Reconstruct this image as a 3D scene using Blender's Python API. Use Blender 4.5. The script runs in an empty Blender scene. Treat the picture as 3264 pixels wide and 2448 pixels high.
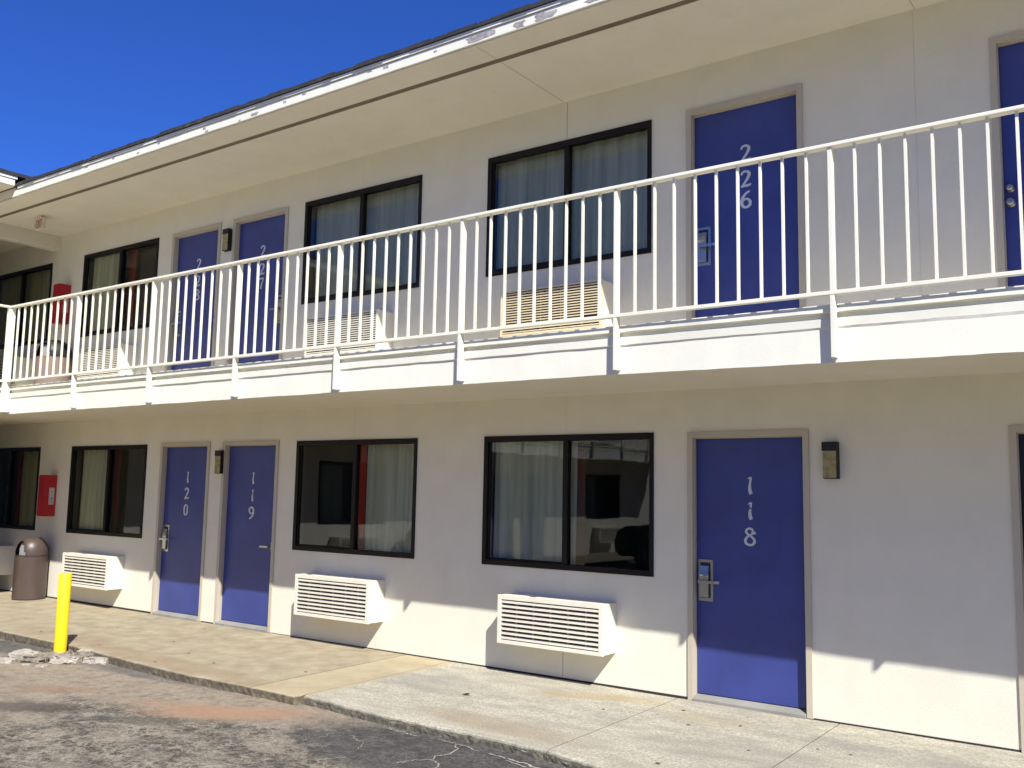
import bpy, math, random
from mathutils import Vector, Matrix, noise
R = math.radians
random.seed(7)

# ------------------------------------------------------------------ camera
C = bpy.context.scene.collection
sc = bpy.context.scene
def cam_axes(yaw, pitch, roll):
    cy, sy, cp, sp = math.cos(yaw), math.sin(yaw), math.cos(pitch), math.sin(pitch)
    f = Vector((-sy*cp, cy*cp, sp)); r = Vector((cy, sy, 0)); u = r.cross(f)
    c, s = math.cos(roll), math.sin(roll)
    return c*r+s*u, -s*r+c*u, f
cd = bpy.data.cameras.new('camera'); cam = bpy.data.objects.new('camera', cd); C.objects.link(cam)
r_, u_, f_ = cam_axes(0.62704483, 0.11397906, 0.01871284)
cam.matrix_world = Matrix(((r_.x, u_.x, -f_.x, 3.41872584), (r_.y, u_.y, -f_.y, -7.22741493),
                           (r_.z, u_.z, -f_.z, 1.6386636), (0, 0, 0, 1)))
cd.sensor_width = 36; cd.lens = 36*3006.367/3264; cd.clip_start = 0.05; cd.clip_end = 2000
sc.camera = cam

# ------------------------------------------------------------------ light
SX, SZ = 1.295, 1.62                                   # sun: (SX, -1, SZ)
sun_dir = Vector((SX, -1, SZ)).normalized()
el = math.asin(sun_dir.z); az = math.atan2(sun_dir.x, sun_dir.y)
w = bpy.data.worlds.new('World'); sc.world = w; w.use_nodes = True
nt = w.node_tree; bg = nt.nodes['Background']
sky = nt.nodes.new('ShaderNodeTexSky'); sky.sky_type = 'NISHITA'; sky.sun_disc = False
sky.sun_elevation = el; sky.sun_rotation = az
sky.air_density = 1.0; sky.dust_density = 0.0; sky.ozone_density = 4.0; sky.altitude = 1500
tint = nt.nodes.new('ShaderNodeMixRGB'); tint.blend_type = 'MULTIPLY'; tint.inputs[0].default_value = 1; tint.inputs[2].default_value = (.35, .70, 1.60, 1)
nt.links.new(sky.outputs[0], tint.inputs[1]); nt.links.new(tint.outputs[0], bg.inputs[0]); bg.inputs[1].default_value = 0.066
sd = bpy.data.lights.new('sun', 'SUN'); sd.energy = 5.0; sd.angle = R(0.53); sd.color = (1.0, 0.98, 0.94)
so = bpy.data.objects.new('sun', sd); C.objects.link(so)
so.rotation_euler = (-sun_dir).to_track_quat('-Z', 'Y').to_euler(); so.location = sun_dir*30
sc.view_settings.view_transform = 'Standard'; sc.view_settings.look = 'None'
sc.view_settings.exposure = 0.57; sc.view_settings.gamma = 1
sc.render.engine = 'CYCLES'
sc.cycles.max_bounces = 8; sc.cycles.diffuse_bounces = 5; sc.cycles.transparent_max_bounces = 12

# ------------------------------------------------------------------ helpers
class MB:
    def __init__(s): s.v = []; s.f = []; s.m = []
    def add(s, vs, fs, m=0):
        b = len(s.v); s.v += [tuple(p) for p in vs]
        for f in fs: s.f.append([b+i for i in f]); s.m.append(m)
        return s
    def box(s, x0, x1, y0, y1, z0, z1, m=0):
        return s.add([(x0,y0,z0),(x1,y0,z0),(x1,y1,z0),(x0,y1,z0),(x0,y0,z1),(x1,y0,z1),(x1,y1,z1),(x0,y1,z1)],
                     [(0,3,2,1),(4,5,6,7),(0,1,5,4),(1,2,6,5),(2,3,7,6),(3,0,4,7)], m)
    def quad(s, a, b, c, d, m=0): return s.add([a,b,c,d], [(0,1,2,3)], m)
    def prism(s, pts, axis, a, b, m=0):
        """extrude a 2D outline; axis 'x': pts=(y,z); 'y': pts=(x,z); 'z': pts=(x,y)"""
        f = {'x': lambda p, t: (t, p[0], p[1]), 'y': lambda p, t: (p[0], t, p[1]), 'z': lambda p, t: (p[0], p[1], t)}[axis]
        n = len(pts); vs = [f(p, a) for p in pts]+[f(p, b) for p in pts]
        fs = [tuple(range(n)), tuple(range(2*n-1, n-1, -1))]+[(i, (i+1) % n, n+(i+1) % n, n+i) for i in range(n)]
        return s.add(vs, fs, m)
    def lathe(s, prof, cx, cy, n=32, m=0):
        vs = []; fs = []
        for (r, z) in prof:
            for k in range(n):
                a = 2*math.pi*k/n; vs.append((cx+r*math.cos(a), cy+r*math.sin(a), z))
        for i in range(len(prof)-1):
            for k in range(n):
                fs.append((i*n+k, i*n+(k+1) % n, (i+1)*n+(k+1) % n, (i+1)*n+k))
        fs.append(tuple(range(n-1, -1, -1))); fs.append(tuple((len(prof)-1)*n+k for k in range(n)))
        return s.add(vs, fs, m)
    def build(s, name, mats, parent=None, bevel=0, smooth=False, recalc=True):
        me = bpy.data.meshes.new(name); me.from_pydata(s.v, [], s.f)
        for m in (mats if isinstance(mats, (list, tuple)) else [mats]): me.materials.append(m)
        for p, mi in zip(me.polygons, s.m): p.material_index = mi; p.use_smooth = smooth
        if recalc:
            import bmesh
            bm = bmesh.new(); bm.from_mesh(me); bmesh.ops.recalc_face_normals(bm, faces=bm.faces); bm.to_mesh(me); bm.free()
        me.update()
        o = bpy.data.objects.new(name, me); C.objects.link(o)
        if parent: o.parent = parent
        if bevel:
            b = o.modifiers.new('bevel', 'BEVEL'); b.width = bevel; b.segments = 2; b.limit_method = 'ANGLE'
        return o
def tag(o, label, cat, group=None):
    o['label'] = label; o['category'] = cat
    if group: o['group'] = group
    return o
def empty(name, loc=(0,0,0), rz=0):
    o = bpy.data.objects.new(name, None); C.objects.link(o); o.location = loc; o.rotation_euler = (0,0,rz); return o
def structure(o): o['kind'] = 'structure'; return o
def children(o): return [c for c in bpy.data.objects if c.parent == o]
def copy_tree(o, parent=None):
    ch = children(o); c = o.copy(); C.objects.link(c); c.parent = parent
    for k in ch: copy_tree(k, c)
    return c

# ------------------------------------------------------------------ materials
def nodes(name):
    m = bpy.data.materials.new(name); m.use_nodes = True
    return m, m.node_tree, m.node_tree.nodes['Principled BSDF']
def coords(t, scale=(1,1,1)):
    tc = t.nodes.new('ShaderNodeTexCoord'); mp = t.nodes.new('ShaderNodeMapping'); mp.inputs['Scale'].default_value = scale
    t.links.new(tc.outputs['Object'], mp.inputs[0]); return mp.outputs[0]
def nz(t, vec, scale, detail=4, rough=.55):
    n = t.nodes.new('ShaderNodeTexNoise'); n.inputs['Scale'].default_value = scale
    n.inputs['Detail'].default_value = detail; n.inputs['Roughness'].default_value = rough
    t.links.new(vec, n.inputs['Vector']); return n.outputs['Fac']
def ramp(t, fac, stops):
    r = t.nodes.new('ShaderNodeValToRGB'); e = r.color_ramp.elements
    while len(e) < len(stops): e.new(.5)
    for k, (p, c) in enumerate(stops):
        e[k].position = p; e[k].color = (c, c, c, 1) if isinstance(c, (int, float)) else (*c, 1)
    t.links.new(fac, r.inputs[0]); return r.outputs[0]
def mix(t, fac, a, b, mode='MIX'):
    m = t.nodes.new('ShaderNodeMixRGB'); m.blend_type = mode
    for s, v in ((0, fac), (1, a), (2, b)):
        if isinstance(v, (int, float)): m.inputs[s].default_value = v if s == 0 else (v, v, v, 1)
        elif isinstance(v, (tuple, list)): m.inputs[s].default_value = (*v, 1)
        else: t.links.new(v, m.inputs[s])
    return m.outputs[0]
def math_(t, op, a, b=0.0, clamp=False):
    m = t.nodes.new('ShaderNodeMath'); m.operation = op; m.use_clamp = clamp
    for s, v in ((0, a), (1, b)):
        if isinstance(v, (int, float)): m.inputs[s].default_value = v
        else: t.links.new(v, m.inputs[s])
    return m.outputs[0]
def bump(t, p, h, strength=.3, dist=.01):
    b = t.nodes.new('ShaderNodeBump'); b.inputs['Strength'].default_value = strength; b.inputs['Distance'].default_value = dist
    t.links.new(h, b.inputs['Height']); t.links.new(b.outputs[0], p.inputs['Normal'])
def paint(name, col, rough=.6, var=.06, dirt=None, dirt_amt=0, bscale=60, bstr=.15, bdist=.004, metal=0, vscale=3):
    m, t, p = nodes(name); v = coords(t)
    n1 = nz(t, v, vscale, 5); c = mix(t, ramp(t, n1, [(.35, 0), (.65, 1)]), tuple(k*(1-var) for k in col), tuple(min(1, k*(1+var*.5)) for k in col))
    if dirt:
        n2 = nz(t, coords(t, (1.3, 1.3, .35)), 5, 8, .7); f = ramp(t, n2, [(.56, 0), (.72, dirt_amt)]); c = mix(t, f, c, dirt)
    t.links.new(c, p.inputs['Base Color']); p.inputs['Roughness'].default_value = rough; p.inputs['Metallic'].default_value = metal
    if bstr: bump(t, p, nz(t, v, bscale, 6, .6), bstr, bdist)
    return m
M = {}
M['wall'] = paint('wall_stucco', (.735, .70, .572), .85, .035, (.55, .48, .38), .12, 90, .35, .006)
M['soffit'] = paint('soffit_paint', (.69, .645, .53), .85, .03, (.48, .40, .28), .18, 40, .15, .004)
M['white'] = paint('white_trim_paint', (.82, .80, .66), .55, .04, (.55, .48, .36), .10, 35, .25, .004)
M['rail'] = paint('railing_paint', (.82, .79, .64), .45, .04, (.5, .42, .3), .10, 50, .2, .002)
M['trim'] = paint('door_trim_paint', (.50, .445, .34), .5, .04, None, 0, 60, .1)
M['blue'] = paint('blue_door_paint', (.040, .057, .232), .45, .12, (.03, .036, .12), .35, 30, .25, .003)
M['navy'] = paint('dark_door', (.012, .014, .022), .4, .1)  # near-black leaf of the unnumbered ground floor door
M['sill'] = paint('threshold_metal', (.26, .25, .22), .9, .15, (.15, .14, .12), .4)
M['black'] = paint('bronze_window_frame', (.009, .0065, .0055), .55, .2)
for k_ in ('black',): M[k_].node_tree.nodes['Principled BSDF'].inputs['Specular IOR Level'].default_value = .22
M['seam'] = paint('seam_gap', (.22, .19, .15), .9)  # dark line of board joints and hairline cracks
M['seam_soft'] = paint('seam_caulk', (.655, .62, .485), .9)
M['vent'] = paint('soffit_vent', (.17, .125, .085), .8, .15)
M['shingle'] = paint('roof_shingle', (.035, .034, .036), .95, .35, (.12, .11, .10), .5, 120, .8, .004, vscale=9)
M['wood'] = paint('peeled_wood', (.36, .33, .32), .9, .35, (.10, .08, .07), .6, 40, .5, .003, vscale=25)
M['yellow'] = paint('yellow_paint', (.90, .63, .010), .45, .06, (.50, .36, .05), .45)
M['red'] = paint('red_enamel', (.42, .012, .014), .35, .1)
M['sign_red'] = paint('exit_red', (.33, .05, .035), .5)  # flat red of the sign lettering
M['cream'] = paint('cream_plastic', (.66, .59, .47), .5)
M['label'] = paint('label_white', (.6, .58, .55), .5)
M['ink'] = paint('ink_dark', (.10, .02, .02), .6)
M['steel'] = paint('satin_steel', (.42, .42, .40), .28, .1, metal=.85, bstr=.05)
M['steel_dark'] = paint('lock_dark_slot', (.02, .02, .02), .5)  # dark lock recess, screw heads and peephole
M['number'] = paint('number_silver', (.58, .60, .64), .45, .08)
M['lampcap'] = paint('bronze_cap', (.008, .005, .004), .6)
M['can'] = paint('brown_plastic', (.075, .052, .042), .42, .10, (.2, .16, .14), .15, 80, .1)
M['can_light'] = paint('tan_plastic', (.21, .155, .13), .5, .06, (.2, .15, .12), .2, 80, .1)
M['can_dark'] = paint('dark_plastic', (.02, .016, .015), .5)
M['flap'] = paint('flap_grey', (.33, .33, .33), .45)
M['ac_white'] = paint('ac_white', (.74, .70, .58), .5, .05, (.4, .32, .2), .10, 30, .08)
M['ac_side'] = paint('ac_sleeve', (.75, .71, .60), .5, .04, (.4, .32, .2), .08, 30, .08)
M['ac_yellow'] = paint('ac_yellowed', (.72, .61, .40), .5, .10, (.4, .27, .1), .3, 30, .08)
M['ac_dark'] = paint('ac_dark_inside', (.055, .040, .022), .9)
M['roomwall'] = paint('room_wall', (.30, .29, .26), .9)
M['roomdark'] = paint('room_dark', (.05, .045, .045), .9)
M['reveal'] = paint('window_reveal', (.55, .55, .52), .8)
M['orange'] = paint('orange_accent', (.55, .06, .03), .8)
M['car'] = paint('car_black', (.012, .012, .014), .18, .1, bstr=0)
M['tyre'] = paint('tyre', (.02, .02, .02), .8)
M['chrome'] = paint('wheel_metal', (.25, .25, .26), .3, metal=.8)
M['leaf'] = paint('dry_leaf', (.16, .06, .025), .8)

def cloth():
    m, t, p = nodes('curtain_cloth'); v = coords(t, (1, 1, .04))
    c = mix(t, ramp(t, nz(t, v, 14, 3), [(.35, 0), (.65, 1)]), (.60, .59, .43), (.80, .78, .60))
    t.links.new(c, p.inputs['Base Color']); p.inputs['Roughness'].default_value = .9
    bump(t, p, nz(t, coords(t), 300, 2), .1, .001); return m
M['cloth'] = cloth()
def glass(name, tint, boost=1.0):
    m = bpy.data.materials.new(name); m.use_nodes = True; t = m.node_tree; t.nodes.clear()
    out = t.nodes.new('ShaderNodeOutputMaterial'); mx = t.nodes.new('ShaderNodeMixShader')
    tr = t.nodes.new('ShaderNodeBsdfTransparent'); tr.inputs[0].default_value = (*tint, 1)
    gl = t.nodes.new('ShaderNodeBsdfGlossy'); gl.inputs['Roughness'].default_value = 0.0
    gl.inputs[0].default_value = (.9, .93, .95, 1)
    fr = t.nodes.new('ShaderNodeFresnel'); fr.inputs[0].default_value = 1.52
    f = math_(t, 'MULTIPLY', fr.outputs[0], 1.0*boost, True)
    b = t.nodes.new('ShaderNodeBump'); b.inputs['Strength'].default_value = .06; b.inputs['Distance'].default_value = .02
    t.links.new(nz(t, coords(t, (1, 1, 1)), 1.6, 1), b.inputs['Height']); t.links.new(b.outputs[0], gl.inputs['Normal'])
    t.links.new(f, mx.inputs[0]); t.links.new(tr.outputs[0], mx.inputs[1]); t.links.new(gl.outputs[0], mx.inputs[2])
    t.links.new(mx.outputs[0], out.inputs[0]); return m
M['glass'] = glass('window_glass', (.88, .90, .80))
def amber():
    m, t, p = nodes('lamp_diffuser_amber'); v = coords(t)
    c = mix(t, ramp(t, nz(t, v, 18, 2), [(.4, 0), (.6, 1)]), (.25, .22, .085), (.36, .30, .15))
    t.links.new(c, p.inputs['Base Color']); p.inputs['Roughness'].default_value = .25; return m
M['amber'] = amber()

# ground materials -------------------------------------------------
def ellipse(t, cx, cy, rx, ry, rot=0, soft=.5, nscale=2.2, namp=.35):
    """0..1 mask of a stain: soft-edged ellipse in world metres with a ragged outline"""
    tc = t.nodes.new('ShaderNodeTexCoord'); mp = t.nodes.new('ShaderNodeMapping'); mp.vector_type = 'TEXTURE'
    mp.inputs['Location'].default_value = (cx, cy, 0); mp.inputs['Rotation'].default_value = (0, 0, R(rot)); mp.inputs['Scale'].default_value = (rx, ry, 1000)
    t.links.new(tc.outputs['Object'], mp.inputs[0])
    ln = t.nodes.new('ShaderNodeVectorMath'); ln.operation = 'LENGTH'; t.links.new(mp.outputs[0], ln.inputs[0])
    n = nz(t, tc.outputs['Object'], nscale, 6, .65)
    d = math_(t, 'ADD', ln.outputs['Value'], math_(t, 'MULTIPLY', math_(t, 'SUBTRACT', n, .5), namp*2.2))
    mr = t.nodes.new('ShaderNodeMapRange'); mr.inputs[1].default_value = 1+soft/2; mr.inputs[2].default_value = 1-soft/2
    mr.interpolation_type = 'SMOOTHSTEP'; t.links.new(d, mr.inputs[0]); return mr.outputs[0]
def asphalt():
    m, t, p = nodes('asphalt'); v = coords(t)
    fine = nz(t, v, 230, 3, .75); grit = nz(t, v, 90, 5, .8); mid = nz(t, v, 30, 7, .75); big = nz(t, coords(t, (1, 1.6, 1)), 3.2, 8, .7)
    dark = mix(t, ramp(t, grit, [(.38, 0), (.62, 1)]), (.018, .016, .014), (.10, .086, .068))
    light = mix(t, ramp(t, mid, [(.34, 0), (.66, 1)]), (.19, .145, .095), (.42, .335, .235))
    light = mix(t, ramp(t, grit, [(.40, 0), (.62, .55)]), light, (.42, .36, .27))
    light = mix(t, ramp(t, nz(t, v, 8, 6, .7), [(.50, 0), (.66, .55)]), light, (.14, .115, .085))
    grey = mix(t, ramp(t, grit, [(.35, 0), (.65, 1)]), (.12, .098, .072), (.36, .31, .23))
    def net(scale, wd, dist):
        vo = t.nodes.new('ShaderNodeTexVoronoi'); vo.feature = 'DISTANCE_TO_EDGE'; vo.inputs['Scale'].default_value = scale
        dv = t.nodes.new('ShaderNodeVectorMath'); dv.operation = 'ADD'
        nn = t.nodes.new('ShaderNodeTexNoise'); nn.inputs['Scale'].default_value = scale*1.3; nn.inputs['Detail'].default_value = 5; nn.inputs['Roughness'].default_value = .7
        t.links.new(v, nn.inputs['Vector'])
        s2 = t.nodes.new('ShaderNodeVectorMath'); s2.operation = 'SCALE'; s2.inputs['Scale'].default_value = dist
        t.links.new(nn.outputs['Color'], s2.inputs[0]); t.links.new(v, dv.inputs[0]); t.links.new(s2.outputs[0], dv.inputs[1]); t.links.new(dv.outputs[0], vo.inputs['Vector'])
        return ramp(t, vo.outputs['Distance'], [(.0, 1), (wd, 0)])
    worn = mix(t, math_(t, 'MULTIPLY', ramp(t, big, [(.46, 0), (.58, 1)]), .85), dark, grey)
    worn = mix(t, math_(t, 'MULTIPLY', ramp(t, nz(t, coords(t, (1, 1.5, 1)), 13, 6, .75), [(.50, 0), (.60, 1)]), .7), worn, grey)
    n1 = math_(t, 'MULTIPLY', net(11, .10, .14), ramp(t, nz(t, v, 5, 5, .7), [(.42, 0), (.56, 1)]))
    n2 = math_(t, 'MULTIPLY', net(30, .17, .05), ramp(t, nz(t, v, 9, 5, .7), [(.44, 0), (.58, .8)]))
    netm = math_(t, 'MAXIMUM', n1, n2)
    worn = mix(t, math_(t, 'MULTIPLY', netm, .9), worn, (.44, .385, .29))
    silt = ellipse(t, -4.15, -2.22, 2.45, .66, 8, .65, 3.4, .36)
    silt2 = ellipse(t, -5.6, -3.1, 1.9, .85, -18, .7, 2.4, .3)
    s = math_(t, 'MAXIMUM', silt, math_(t, 'MULTIPLY', silt2, .75))
    s = math_(t, 'MULTIPLY', s, ramp(t, nz(t, v, 11, 8, .78), [(.32, .25), (.50, 1)]))
    c = mix(t, s, worn, light)
    for cx, cy, rx, ry, rot, amt, col in [(-2.68, -2.42, .62, .20, 35, .75, (.42, .235, .13)), (-4.47, -2.80, .36, .13, 30, .55, (.30, .17, .10)),
                                          (-3.2, -2.52, .45, .12, 20, .55, (.38, .22, .13)), (-4.05, -3.30, .55, .16, 30, .8, (.055, .045, .04)),
                                          (-3.1, -3.05, .40, .10, 28, .65, (.06, .055, .05)), (-2.86, -2.90, .30, .12, 30, .5, (.15, .135, .09)),
                                          (-4.55, -1.96, 1.0, .13, 2, .7, (.075, .082, .085)), (-6.9, -2.05, .9, .26, 5, .8, (.060, .062, .066))]:
        c = mix(t, math_(t, 'MULTIPLY', math_(t, 'MULTIPLY', ellipse(t, cx, cy, rx, ry, rot, .9, 9, .55), amt), ramp(t, grit, [(.3, .5), (.6, 1)])), c, col)
    for cx, cy, rx, ry, amt in [(-.6, -2.35, 1.3, .50, .92), (.9, -2.6, 1.0, .6, .85)]:
        dk = mix(t, math_(t, 'MULTIPLY', netm, .35), mix(t, ramp(t, grit, [(.4, 0), (.66, 1)]), (.024, .023, .025), (.075, .070, .068)), (.28, .26, .22))
        c = mix(t, math_(t, 'MULTIPLY', ellipse(t, cx, cy, rx, ry, -3, .45, 4, .4), amt), c, dk)
    vs = t.nodes.new('ShaderNodeTexVoronoi'); vs.inputs['Scale'].default_value = 95; t.links.new(v, vs.inputs['Vector'])
    chip = math_(t, 'MULTIPLY', ramp(t, vs.outputs['Distance'], [(.16, 1), (.24, 0)]), ramp(t, nz(t, v, 40, 2), [(.58, 0), (.64, 1)]))
    c = mix(t, math_(t, 'MULTIPLY', chip, .7), c, (.46, .43, .38))
    t.links.new(c, p.inputs['Base Color']); p.inputs['Roughness'].default_value = .92
    h = math_(t, 'ADD', math_(t, 'MULTIPLY', grit, 1.1), math_(t, 'ADD', math_(t, 'MULTIPLY', mid, 1.0), math_(t, 'MULTIPLY', nz(t, v, 3, 3), 2.0)))
    bump(t, p, h, .8, .014); return m
M['asphalt'] = asphalt()
def concrete():
    m, t, p = nodes('concrete_walk'); tc = t.nodes.new('ShaderNodeTexCoord'); v = tc.outputs['Object']
    sep = t.nodes.new('ShaderNodeSeparateXYZ'); t.links.new(v, sep.inputs[0]); X, Y_ = sep.outputs[0], sep.outputs[1]
    fine = nz(t, v, 170, 4, .75); mid = nz(t, v, 4.5, 7, .62)
    a = mix(t, ramp(t, mid, [(.3, 0), (.7, 1)]), (.255, .208, .132), (.41, .35, .235))          # old smooth warm slab
    b = mix(t, ramp(t, mid, [(.3, 0), (.7, 1)]), (.355, .290, .175), (.45, .38, .24))           # yellower strip
    agg = nz(t, v, 55, 5, .8)
    c3 = mix(t, ramp(t, agg, [(.35, 0), (.62, 1)]), (.225, .205, .155), (.60, .555, .43))         # newer slab, exposed aggregate
    c3 = mix(t, ramp(t, nz(t, coords(t, (1, 2.4, 1)), 2.6, 5, .6), [(.40, 0), (.62, .55)]), c3, (.26, .245, .19))
    gt = lambda x: math_(t, 'GREATER_THAN', X, x)
    c = mix(t, gt(-3.05), a, b); c = mix(t, gt(-2.43), c, c3)
    for cx, cy, rx, ry, rot, amt, col in [(-.72, -.42, .42, .12, 25, .5, (.37, .27, .13)), (-.3, -.30, .3, .1, 10, .4, (.37, .28, .14)),
                                          (-.72, -1.62, .75, .18, -3, .42, (.26, .185, .10)), (-4.6, -1.72, 1.6, .16, -3, .42, (.24, .165, .09)),
                                          (-6.7, -1.55, 1.1, .2, 0, .35, (.25, .18, .11)), (-2.0, -.85, .5, .3, 0, .35, (.22, .21, .185)),
                                          (.4, -.5, .35, .14, 0, .5, (.35, .29, .18)), (1.7, -.6, .8, .2, 0, .35, (.20, .195, .175)), (.9, -1.2, .6, .3, 0, .3, (.21, .20, .17))]:
        c = mix(t, math_(t, 'MULTIPLY', ellipse(t, cx, cy, rx, ry, rot, .9, 5, .4), amt), c, col)
    # grime along the broken kerb edge
    n = nz(t, v, 5, 5, .7)
    edge = ramp(t, math_(t, 'ADD', math_(t, 'MULTIPLY', Y_, -1), math_(t, 'MULTIPLY', n, .12)), [(0, 0), (1, 0)])
    c = mix(t, math_(t, 'MULTIPLY', ramp(t, fine, [(.3, .5), (.5, 0)]), .6), c, (.22, .19, .15))
    # the kerb face itself is coloured darker, masked by surface slope
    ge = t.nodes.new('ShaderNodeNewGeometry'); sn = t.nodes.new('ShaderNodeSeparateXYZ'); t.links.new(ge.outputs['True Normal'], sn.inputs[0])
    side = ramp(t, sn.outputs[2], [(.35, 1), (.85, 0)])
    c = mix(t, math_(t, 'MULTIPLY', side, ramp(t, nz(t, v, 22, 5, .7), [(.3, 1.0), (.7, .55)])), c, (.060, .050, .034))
    for jx in (-3.05,):
        pass
    t.links.new(c, p.inputs['Base Color']); p.inputs['Roughness'].default_value = .9
    h = math_(t, 'ADD', math_(t, 'MULTIPLY', fine, .5), math_(t, 'MULTIPLY', math_(t, 'MULTIPLY', agg, gt(-2.43)), 1.5))
    bump(t, p, math_(t, 'ADD', h, math_(t, 'MULTIPLY', mid, .6)), .5, .008); return m
M['concrete'] = concrete()
M['sand'] = paint('crack_sand', (.36, .33, .28), .95, .3, None, 0, 80, .5)
M['rubble'] = paint('broken_concrete', (.44, .395, .325), .95, .30, (.14, .11, .08), .75, 45, .9, .014, vscale=16)
M['rubble_dark'] = paint('dirty_concrete', (.25, .215, .165), .95, .45, (.08, .06, .045), .85, 45, .9, .012, vscale=18)
M['gap'] = paint('dark_gap', (.03, .025, .02), .95)
M['gum'] = paint('dark_spot', (.10, .085, .07), .9)

# ------------------------------------------------------------------ ground
def walk_z(x, y): return -.003*x+.012*y
g = MB(); n = 60; S = 90
g.quad((-S, -S, -.085), (S, -S, -.085), (S, S, -.085), (-S, S, -.085))
cr = random.Random(3)
def crack(pts, w, z=-.081):
    P = []
    for (a, b) in zip(pts, pts[1:]):
        k = max(2, int(math.hypot(b[0]-a[0], b[1]-a[1])/.022))
        for i in range(k):
            s = i/k; P.append((a[0]+(b[0]-a[0])*s+cr.uniform(-.016, .016), a[1]+(b[1]-a[1])*s+cr.uniform(-.014, .014)))
    P.append(pts[-1])
    for a, b in zip(P, P[1:]):
        d = Vector((b[0]-a[0], b[1]-a[1])).normalized() if a != b else Vector((1, 0)); nx, ny = -d.y, d.x
        w1, w2 = w*cr.uniform(.3, 1.2), w*cr.uniform(.3, 1.2)
        g.quad((a[0]-nx*w1, a[1]-ny*w1, z), (b[0]-nx*w2, b[1]-ny*w2, z), (b[0]+nx*w2, b[1]+ny*w2, z), (a[0]+nx*w1, a[1]+ny*w1, z), 1)
crack([(-.79, -1.99), (-.70, -2.10), (-.66, -2.22), (-.70, -2.33), (-.655, -2.40), (-.57, -2.44), (-.50, -2.60), (-.35, -2.8)], .007)
crack([(-.66, -2.39), (-.74, -2.47), (-.78, -2.6)], .005)
crack([(-1.5, -1.99), (-1.27, -2.01), (-1.12, -2.02)], .006); crack([(-.95, -1.99), (-.78, -2.0), (-.55, -2.04)], .007); crack([(-.45, -2.05), (-.14, -2.09), (.05, -2.13), (.25, -2.2)], .012)
crack([(-.3, -2.10), (-.1, -2.15)], .006)
crack([(-1.5, -2.3), (-1.3, -2.38), (-1.2, -2.52)], .003); crack([(-1.75, -2.3), (-1.6, -2.42), (-1.66, -2.6)], .003)
crack([(-4.3, -2.01), (-3.95, -2.03)], .007); crack([(-3.6, -2.0), (-3.3, -2.03)], .009)
ground = structure(g.build('ground', [M['asphalt'], M['sand']], recalc=False))

edge_pts = [(-16, -1.84), (-7.45, -1.836), (-6, -1.83), (-5.3, -1.885), (-4.1, -1.955), (-3.06, -1.925), (-2.50, -1.92), (-2.49, -1.845), (-1.76, -1.915), (-.97, -1.925),
            (-.5, -1.92), (-.04, -1.945), (.3, -2.01), (1.5, -2.05), (9, -2.05)]
def edge_y(x):
    for (a, b) in zip(edge_pts, edge_pts[1:]):
        if a[0] <= x <= b[0]: return a[1]+(b[1]-a[1])*(x-a[0])/(b[0]-a[0])
    return -1.9
def sidewalk(x0, x1):
    mb = MB(); nx = int((x1-x0)/.025); rows = None; vs = []; ts = [i/12 for i in range(9)]+[.72, .80, .87, .93, .965]
    rough = x0 > -2.5
    for i in range(nx+1):
        x = x0+(x1-x0)*i/nx; e = edge_y(min(max(x, x0+.001), x1-.001)); q = noise.noise(Vector((x*3, 0, 1)))*.02+noise.noise(Vector((x*14, 3, 1)))*(.014 if rough else .008)
        e += q; row = []
        for tt in ts: row.append((x, e*tt, walk_z(x, e*tt)+noise.noise(Vector((x*1.5, e*tt*1.5, 0)))*.003))
        zt = walk_z(x, e); r = (.03 if rough else .018)*(1+.5*noise.noise(Vector((x*9, 7, 1))))
        for a in (15, 40, 65, 90): row.append((x, e+r-r*math.sin(R(a)), zt-r+r*math.cos(R(a))))
        for zz in (-.06, -.09, -.2): row.append((x, e+noise.noise(Vector((x*25, zz*40, 5)))*.008, min(zt-r-.004, zz)))
        vs.append(row)
    m = len(vs[0]); mb.v = [p for row in vs for p in row]
    for i in range(nx):
        for j in range(m-1): mb.f.append([i*m+j, (i+1)*m+j, (i+1)*m+j+1, i*m+j+1]); mb.m.append(0)
    # end faces
    mb.f.append([j for j in range(m)]+[]); mb.m.append(0); mb.f.append([nx*m+j for j in range(m-1, -1, -1)]); mb.m.append(0)
    return mb
sw = MB()
for a, b in ((-16, -6.30), (-6.296, -3.058), (-3.048, -2.492), (-2.486, -.092), (-.086, 1.205), (1.211, 9)):
    s = sidewalk(a, b); sw.add(s.v, s.f, 0); 
# dark bottoms of the joints, gap at the wall foot, gum spots
sw.box(-16, 9, -1.82, -.02, -.2, -.075, 1)
cr = random.Random(11)
def spot(x, y, r):
    k = 7; z = walk_z(x, y)+.0045
    sw.add([(x+r*cr.uniform(.6, 1.2)*math.cos(2*math.pi*i/k)*1.3, y+r*cr.uniform(.6, 1.2)*math.sin(2*math.pi*i/k), z) for i in range(k)], [tuple(range(k))], 2)
for (x, y) in [(-.36,-.736),(.033,-.606),(.137,-.373),(.357,-.75),(.606,-.273),(.664,-.538),(.953,-1.104),(.614,-1.735),(1.3,-.787),(1.513,-.779),(-5.412,-1.031),(-5.879,-.31),(-4.716,-1.344),(-6.687,-.888),(-7.068,-1.576),(-5.801,-1.639),(-3.161,-1.224),(-5.82,-1.7),(-4.123,-1.487),(-4.585,-1.8)]:
    spot(x, y, cr.uniform(.008, .017))
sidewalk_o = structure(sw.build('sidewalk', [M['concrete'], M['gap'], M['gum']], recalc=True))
for p in sidewalk_o.data.polygons: p.use_smooth = False
w2 = MB(); w2.box(-10.2, -8.3, -19.5, -1.86, -.2, -.01)
structure(w2.build('pavement', M['concrete'], bevel=.02))

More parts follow.
